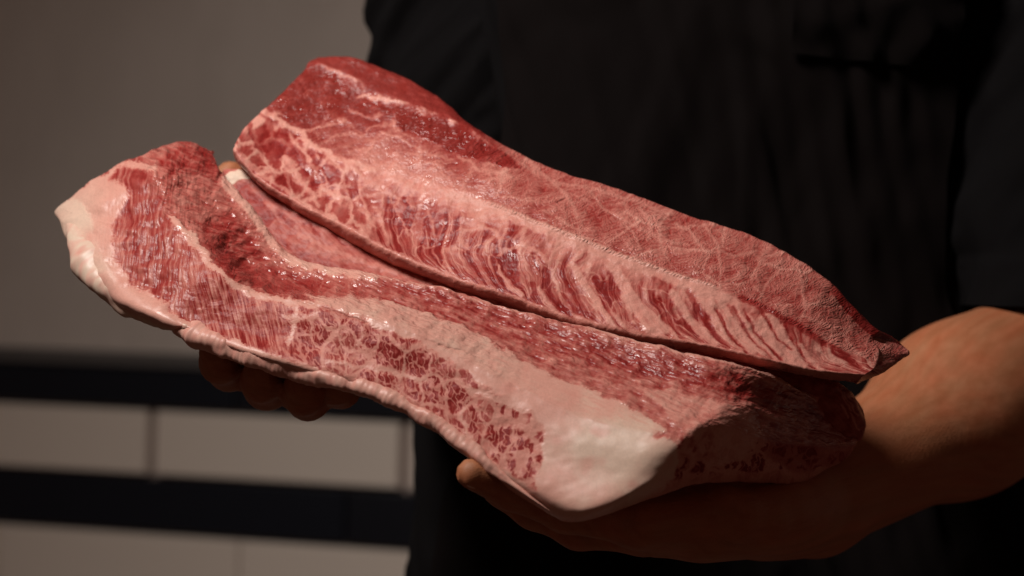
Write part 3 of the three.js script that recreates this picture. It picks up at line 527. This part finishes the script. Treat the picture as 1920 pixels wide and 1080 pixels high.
  const rg = lumpyTube(rimPts.map((p) => at(p[0] + 2, p[1] - 6, p[2] + 0.0125)), (t) => 0.0001 + 0.0046 * sm(0, 0.06, t) * lerp(1.15, 0.62, t) * sm(1.0, 0.8, t), 520, 26, 0.36, 15);
  const rimMap = rimTex(1024, 64, (u, v, o) => { const a = n2(u * 60, Math.sin(v * 6.28)), b = fbm(u * 160, v * 6, 3); mix3(o, FAT, FAT_PALE, clamp(0.62 + a * 0.4 + b * 0.5)); into(o, LEAN, sm(0.25, 0.7, fbm(u * 40 + 5, v * 3, 2)) * 0.35); });
  const fatMat = new THREE.MeshPhysicalMaterial({ map: rimMap, roughness: 0.42, ior: 1.4 });
  mesh('fat_rim', home(rg), fatMat, slab);
  const rollPts = [[112, 412, -0.082], [128, 436, -0.070], [146, 470, -0.056], [168, 510, -0.044], [200, 548, -0.034], [246, 576, -0.022], [300, 600, -0.008], [348, 622, 0.004]];
  const roll = lumpyTube(rollPts.map((p) => at(p[0] + 8, p[1] - 6, p[2] + 0.008)), (t) => 0.0001 + 0.0072 * Math.pow(Math.sin(Math.PI * clamp(t * 0.98 + 0.01)), 0.5), 260, 30, 0.42, 4.2);
  const rollMap = rimTex(768, 128, (u, v, o) => { const c = fbm(u * 26 + 2 * n2(u * 9, v * 3), v * 6, 4); mix3(o, FAT_WHITE, FAT_PALE, clamp(0.45 + c)); into(o, FAT, sm(0.1, 0.6, fbm(u * 14 + 7, v * 4, 3)) * 0.7); });
  mesh('fat_roll', home(roll), new THREE.MeshPhysicalMaterial({ map: rollMap, roughness: 0.42, ior: 1.45 }), slab).userData.label = 'lumpy white fat roll on the outer end';
}

// ---------------------------------------------------------------- the person who holds the meat
{
  const person = new THREE.Group(); person.name = 'person'; scene.add(person);
  const base = V3(0.15, 0, -0.38); person.position.copy(base);
  tag(person, 'person in black t-shirt and black apron holding the beef on both palms', 'person');
  const home = (g) => g.translate(-base.x, -base.y, -base.z);
  // a body part: tapered capsules joined by a smooth minimum and meshed on a grid
  function flesh(bones, res, blend) {
    const lo = V3(9, 9, 9), hi = V3(-9, -9, -9);
    for (const [a, b, ra, rb] of bones) for (const [p, r] of [[a, ra], [b, rb]]) { lo.min(V3(p.x - r, p.y - r, p.z - r)); hi.max(V3(p.x + r, p.y + r, p.z + r)); }
    const mid = lo.clone().add(hi).multiplyScalar(0.5), size = Math.max(hi.x - lo.x, hi.y - lo.y, hi.z - lo.z) / 2 * 1.08, half = res / 2;
    const mc = new MarchingCubes(res, new THREE.MeshStandardMaterial(), false, false, 400000);
    mc.isolation = 0;
    const B = bones.map(([a, b, ra, rb, k]) => { const d = b.clone().sub(a); return { a, d, dd: d.lengthSq(), ra, rb, k: k ?? blend }; });
    const cell = size / half, BL = 8;
    mc.field.fill(-0.1);
    for (let bz = 0; bz < res; bz += BL) for (let by = 0; by < res; by += BL) for (let bx = 0; bx < res; bx += BL) {
      const cx = (bx + BL / 2 - half) * cell + mid.x, cy = (by + BL / 2 - half) * cell + mid.y, cz = (bz + BL / 2 - half) * cell + mid.z, reach = cell * BL * 0.87;
      const near = B.filter((q) => { const ax = cx - q.a.x, ay = cy - q.a.y, az = cz - q.a.z, t = clamp((ax * q.d.x + ay * q.d.y + az * q.d.z) / q.dd); return Math.hypot(ax - q.d.x * t, ay - q.d.y * t, az - q.d.z * t) - lerp(q.ra, q.rb, t) < reach + q.k + 0.01; });
      if (!near.length) continue;
      for (let z = bz; z < Math.min(bz + BL, res); z++) for (let y = by; y < Math.min(by + BL, res); y++) for (let x = bx; x < Math.min(bx + BL, res); x++) {
        const X = (x - half) * cell + mid.x, Y = (y - half) * cell + mid.y, Z = (z - half) * cell + mid.z;
        let f = 1;
        for (const q of near) {
          const ax = X - q.a.x, ay = Y - q.a.y, az = Z - q.a.z, t = clamp((ax * q.d.x + ay * q.d.y + az * q.d.z) / q.dd);
          const e = Math.hypot(ax - q.d.x * t, ay - q.d.y * t, az - q.d.z * t) - lerp(q.ra, q.rb, t), h = Math.max(q.k - Math.abs(f - e), 0) / q.k;
          f = Math.min(f, e) - h * h * q.k * 0.25;
        }
        mc.field[x + y * res + z * res * res] = -f;
      }
    }
    mc.update();
    const n = mc.count, P = new Float32Array(n * 3), g = new THREE.BufferGeometry();
    for (let i = 0; i < n; i++) { P[i * 3] = mc.positionArray[i * 3] * size + mid.x; P[i * 3 + 1] = mc.positionArray[i * 3 + 1] * size + mid.y; P[i * 3 + 2] = mc.positionArray[i * 3 + 2] * size + mid.z; }
    g.setAttribute('position', new THREE.BufferAttribute(P, 3));
    const w = mergeVertices(g, 1e-5); w.computeVertexNormals();
    return w;
  }
  const chain = (pts, r, k) => pts.slice(1).map((p, i) => [at(...pts[i]), at(...p), r[i], r[i + 1], k]);
  // the arm at the right of the picture: elbow, forearm, palm up under the slab, fingers to the left
  const shoulderL = V3(0.345, 1.39, -0.37), elbowL = at(2030, 640, -0.27), wristL = at(1525, 936, -0.098);
  const armL = [
    [shoulderL, elbowL, 0.055, 0.045, 0.03],
    [elbowL, at(1800, 768, -0.20), 0.049, 0.0445, 0.03], [at(1800, 770, -0.20), wristL, 0.0425, 0.0285, 0.03],
    ...[[1195, 980, 0.036], [1205, 990, 0.016], [1225, 992, -0.004], [1250, 985, -0.024]].map((p, i) => [at(1480, 950, -0.068 + 0.012 - i * 0.008), at(...p), 0.0195, [0.0122, 0.0122, 0.0118, 0.011][i], 0.012]),
    [wristL, at(1440, 960, -0.052), 0.0275, 0.021, 0.014], [at(1440, 964, -0.03), at(1330, 985, -0.002), 0.0185, 0.016, 0.014],
    ...chain([[1195, 980, 0.036], [1060, 958, 0.040], [960, 920, 0.052], [884, 888, 0.064]], [0.0115, 0.0098, 0.0088, 0.0072], 0.005),
    ...chain([[1205, 994, 0.016], [1085, 990, 0.014], [1000, 955, 0.010], [935, 922, 0.008]], [0.0115, 0.0100, 0.0090, 0.0074], 0.005),
    ...chain([[1225, 992, -0.004], [1100, 975, -0.012], [1020, 925, -0.014], [970, 880, -0.014]], [0.011, 0.0095, 0.0085, 0.0072], 0.005),
    ...chain([[1250, 985, -0.024], [1160, 965, -0.032], [1110, 920, -0.034], [1080, 880, -0.034]], [0.010, 0.0085, 0.0078, 0.0066], 0.005),
    ...chain([[1480, 958, -0.045], [1420, 974, -0.012], [1378, 964, 0.004], [1352, 938, 0.008]], [0.017, 0.0128, 0.0102, 0.0082], 0.008),
  ];
  // the arm behind: forearm hidden by the meat, fingers under the left half pointing at the viewer
  const shoulderR = V3(-0.015, 1.39, -0.40), elbowR = V3(-0.02, 1.105, -0.36), wristR = at(610, 640, -0.135);
  const knR = [[452, 652, -0.075], [520, 668, -0.070], [584, 682, -0.070], [640, 694, -0.076]];
  const armR = [
    [shoulderR, elbowR, 0.054, 0.044, 0.03], [elbowR, wristR, 0.043, 0.029, 0.03],
    ...knR.map((p, i) => [wristR, at(...p), 0.022, [0.0125, 0.0125, 0.012, 0.011][i], 0.02]),
    ...chain([knR[0], [430, 692, -0.040], [412, 682, -0.016], [402, 658, -0.006]], [0.0125, 0.0105, 0.0092, 0.0078], 0.005),
    ...chain([knR[1], [500, 726, -0.034], [490, 716, -0.008], [486, 694, 0.002]], [0.0125, 0.0108, 0.0094, 0.0078], 0.005),
    ...chain([knR[2], [578, 748, -0.032], [568, 742, -0.006], [562, 720, 0.004]], [0.012, 0.0102, 0.009, 0.0076], 0.005),
    ...chain([knR[3], [640, 730, -0.042], [632, 726, -0.020], [628, 712, -0.012]], [0.011, 0.009, 0.008, 0.007], 0.005),
    ...chain([[590, 620, -0.135], [500, 520, -0.155], [452, 410, -0.158], [432, 332, -0.152]], [0.019, 0.0135, 0.0108, 0.0088], 0.012),
  ];
  const trunk = [
    [V3(0.15, 0.98, -0.39), V3(0.155, 1.16, -0.395), 0.105, 0.10, 0.06], [V3(0.155, 1.16, -0.395), V3(0.16, 1.34, -0.40), 0.10, 0.10, 0.06],
    [V3(0.08, 1.05, -0.39), V3(0.08, 1.33, -0.40), 0.09, 0.085, 0.06], [V3(0.24, 1.05, -0.39), V3(0.25, 1.33, -0.40), 0.09, 0.085, 0.06],
    [shoulderR, V3(0.16, 1.42, -0.41), 0.05, 0.05, 0.05], [shoulderL, V3(0.16, 1.42, -0.41), 0.05, 0.05, 0.05], [V3(0.16, 1.40, -0.41), V3(0.16, 1.50, -0.40), 0.055, 0.052, 0.04],
    [V3(0.09, 1.02, -0.39), V3(0.08, 0.86, -0.38), 0.095, 0.085, 0.06], [V3(0.22, 1.02, -0.39), V3(0.23, 0.86, -0.38), 0.095, 0.085, 0.06],
  ];
  const skinMap = (() => { const W = 512, d = new Uint8Array(W * W * 4); for (let y = 0; y < W; y++) for (let x = 0; x < W; x++) { const n = fbm(x / 40, y / 40, 4) * 15 + n2(x / 3, y / 3) * 4, r = fbm(x / 70 + 9, y / 70, 2) * 7, k = (y * W + x) * 4; d[k] = 170 + n + r; d[k + 1] = 106 + n - r; d[k + 2] = 73 + n - r; d[k + 3] = 255; } const t = new THREE.DataTexture(d, W, W); t.colorSpace = THREE.SRGBColorSpace; t.wrapS = t.wrapT = THREE.RepeatWrapping; t.magFilter = THREE.LinearFilter; t.needsUpdate = true; return t; })();
  const skinBump = (() => { const W = 512, d = new Float32Array(W * W); for (let y = 0; y < W; y++) for (let x = 0; x < W; x++) { vor(x / 7, y / 7); d[y * W + x] = sm(0, 0.3, vres.edge) * 0.6 + n2(x / 3, y / 3) * 0.25 + fbm(x / 50, y / 50, 2); } const t = new THREE.DataTexture(d, W, W, THREE.RedFormat, THREE.FloatType); t.wrapS = t.wrapT = THREE.RepeatWrapping; t.magFilter = THREE.LinearFilter; t.needsUpdate = true; return t; })();
  const skin = new THREE.MeshPhysicalMaterial({ map: skinMap, bumpMap: skinBump, bumpScale: 0.00016, roughness: 0.52, ior: 1.4 });
  const geo = mergeGeometries([flesh(armL, 168, 0.02), flesh(armR, 150, 0.02), flesh(trunk, 60, 0.06)]);
  { const p = geo.attributes.position, uv = new Float32Array(p.count * 2); for (let i = 0; i < p.count; i++) { uv[i * 2] = (p.getX(i) + p.getZ(i) * 0.83) / 0.08; uv[i * 2 + 1] = (p.getY(i) + p.getZ(i) * 0.31 + p.getX(i) * 0.2) / 0.08; } geo.setAttribute('uv', new THREE.BufferAttribute(uv, 2)); }
  const body = mesh('body', home(geo), skin, person);
  {
    const nail = new THREE.SphereGeometry(1, 20, 14); nail.scale(0.0052, 0.0013, 0.0046);
    const n = mesh('nail', nail, new THREE.MeshPhysicalMaterial({ color: new THREE.Color().setRGB(0.62, 0.36, 0.27), roughness: 0.3 }), body);
    n.position.copy(at(879, 908, 0.064)).sub(base); n.rotation.z = -0.40;
  }

  // cloth: a sheet of folds laid round the trunk and arms
  const clothTex = (W, H) => { const d = new Float32Array(W * H); for (let y = 0; y < H; y++) for (let x = 0; x < W; x++) d[y * W + x] = 0.5 + 0.25 * Math.sin(x * Math.PI / 2) * Math.sin(y * Math.PI / 2) + 0.3 * n2(x / 4, y / 4); const t = new THREE.DataTexture(d, W, H, THREE.RedFormat, THREE.FloatType); t.wrapS = t.wrapT = THREE.RepeatWrapping; t.magFilter = THREE.LinearFilter; t.repeat.set(1, 1); t.needsUpdate = true; return t; };
  const weave = clothTex(256, 256);
  const shirtMat = new THREE.MeshPhysicalMaterial({ color: new THREE.Color().setRGB(0.0046, 0.0040, 0.0043), roughness: 0.95, specularIntensity: 0.12, bumpMap: weave, bumpScale: 0.0004 });
  const apronMat = new THREE.MeshPhysicalMaterial({ color: new THREE.Color().setRGB(0.0056, 0.0039, 0.0038), roughness: 0.95, specularIntensity: 0.14, bumpMap: weave, bumpScale: 0.0004 });
  const sheet = (nU, nV, f, closed) => {
    const P = [], UV = [], I = []; for (let i = 0; i <= nU; i++) for (let j = 0; j <= nV; j++) { const p = f(i / nU, j / nV); P.push(p.x, p.y, p.z); UV.push(i / nU * 12, j / nV * 12); }
    for (let i = 0; i < nU; i++) for (let j = 0; j < nV; j++) { const a = i * (nV + 1) + j, b = a + nV + 1; I.push(a, b, a + 1, b, b + 1, a + 1); }
    const g = new THREE.BufferGeometry(); g.setAttribute('position', new THREE.Float32BufferAttribute(P, 3)); g.setAttribute('uv', new THREE.Float32BufferAttribute(UV, 2)); g.setIndex(I); g.computeVertexNormals(); return g;
  };
  const waist = (y) => 0.206 - 0.022 * sm(0.98, 1.22, y) + 0.012 * sm(1.2, 1.36, y);
  const trunkAt = (th, y, out) => {              // th: 0 faces the viewer, positive to the right of the picture
    const a = waist(y) + out, b = 0.125 + out + 0.012 * sm(1.1, 1.3, y), c = Math.sin(th), s = Math.cos(th), e = 2.5;
    const r = Math.pow(Math.pow(Math.abs(c) / a, e) + Math.pow(Math.abs(s) / b, e), -1 / e);
    return V3(0.15 + 0.006 * sm(1.1, 1.3, y) + r * c, y, -0.395 + r * s);
  };
  const folds = (th, y) => 0.006 * fbm(th * 2.4 + y * 2, y * 7 - th * 1.6, 3) + 0.004 * sm(0.3, 0.9, ridge(th * 2.2 + y * 6 + 0.6 * n2(th * 3, y * 6), y * 5 - th * 2)) + 0.003 * n2(th * 10 + y * 14, y * 16 + th * 5);
  const shirt = mesh('t_shirt', home(sheet(220, 140, (u, v) => { const th = (u - 0.5) * 2 * Math.PI, y = lerp(0.9, 1.42, v); const p = trunkAt(th, Math.min(y, 1.40), 0.004 + folds(th, y)), k = sm(1.34, 1.42, y); p.x = lerp(p.x, 0.155 + (p.x - 0.155) * 0.72, k); p.z = lerp(p.z, -0.40 + (p.z + 0.40) * 0.62, k); p.y = y + 0.01 * k; return p; })), shirtMat, person);
  shirt.userData.label = 'black cotton t-shirt';
  const sleeve = (a, b, ra, rb, ph) => {
    const ax = b.clone().sub(a), len = ax.length(), t = ax.clone().normalize(), n = V3(0, 0, 1), m = V3(1, 0, 0);
    const outer = (u, v) => { const th = u * Math.PI * 2, hem = 0.0018 * sm(0.9, 0.905, v), r = lerp(ra, rb, v) + 0.009 * fbm(Math.cos(th) * 1.5 + ph, v * 5 + Math.sin(th) * 1.5, 3) + 0.007 * sm(0.2, 0.8, ridge(Math.cos(th) * 1.4 + v * 3 + ph, Math.sin(th) * 1.4 + v * 4)) + hem; return a.clone().addScaledVector(t, v * len).addScaledVector(n, Math.cos(th) * r).addScaledVector(m, Math.sin(th) * r); };
    const g1 = sheet(120, 90, outer), g2 = sheet(120, 8, (u, v) => { const p = outer(u, 1 - v * 0.12), c = a.clone().addScaledVector(t, (1 - v * 0.12) * len); return p.lerp(c, 0.05); });
    { const p = g1.attributes.position, q = g2.attributes.position; }
    return mergeGeometries([g1, g2]);
  };
  mesh('sleeve', home(sleeve(V3(0.335, 1.41, -0.375), V3(0.344, 1.118, -0.262), 0.078, 0.076, 3)), shirtMat, person);
  mesh('sleeve', home(sleeve(V3(-0.024, 1.41, -0.405), V3(-0.027, 1.15, -0.375), 0.070, 0.064, 11)), shirtMat, person);
  // apron: a panel over the front, a pocket folded near its top
  const thick = 0.0016;
  const panel = (t0, t1, y0, y1, off, fo, nu, nv) => {
    const S = (o) => (u, v) => { const y = lerp(y0(u), y1(u), v), th = lerp(t0(y), t1(y), u); return trunkAt(th, y, off + o + folds(th, y) * 0.8 + fo(u, v, th, y)); };
    const front = sheet(nu, nv, S(thick)), back = sheet(nu, nv, S(0));
    back.index.array.reverse();
    const strip = (n, f) => sheet(n, 1, f);
    const edge = [strip(nv, (u, w) => S(w ? thick : 0)(0, u)), strip(nv, (u, w) => S(w ? 0 : thick)(1, u)), strip(nu, (u, w) => S(w ? 0 : thick)(u, 0)), strip(nu, (u, w) => S(w ? thick : 0)(u, 1))];
    return mergeGeometries([front, back, ...edge]);
  };
  const apron = mesh('apron', home(panel((y) => -1.02 - 0.15 * sm(1.1, 0.95, y), (y) => 0.66 + 0.3 * sm(1.2, 0.95, y), () => 0.90, () => 1.345, 0.010, () => 0, 130, 120)), apronMat, person);
  apron.userData.label = 'black bib apron';
  mesh('pocket', home(panel(() => 0.02, () => 0.60, (u) => 1.262 - 0.006 * u, () => 1.330, 0.0145, (u, v) => 0.008 * Math.sin(v * Math.PI) + 0.006 * n2(u * 5, v * 3), 60, 40)), apronMat, apron);
}

// ---------------------------------------------------------------- the lamp that gives the light, above and left of the frame
{
  const lamp = new THREE.Group(); lamp.name = 'studio_lamp'; scene.add(lamp);
  tag(lamp, 'round studio lamp with white diffuser beyond the frame', 'lamp');
  lamp.position.copy(KEY); lamp.lookAt(KEY_AIM);
  const shell = new THREE.LatheGeometry([[0.001, -0.20], [0.05, -0.20], [0.06, -0.17], [0.07, -0.12], [LAMP_R + 0.01, -0.03], [LAMP_R + 0.015, -0.012], [LAMP_R + 0.012, -0.012], [LAMP_R + 0.006, -0.028]].map((p) => new THREE.Vector2(...p)), 48); shell.rotateX(Math.PI / 2);
  mesh('housing', shell, new THREE.MeshStandardMaterial({ color: 0x111111, roughness: 0.6 }), lamp);
  const disc = new THREE.CylinderGeometry(LAMP_R, LAMP_R, 0.006, 48); disc.rotateX(Math.PI / 2); disc.translate(0, 0, -0.03);
  mesh('diffuser', disc, new THREE.MeshStandardMaterial({ color: 0xffffff, emissive: new THREE.Color(1, 0.93, 0.84), emissiveIntensity: 2 }), lamp);
}

renderer.render(scene, camera);
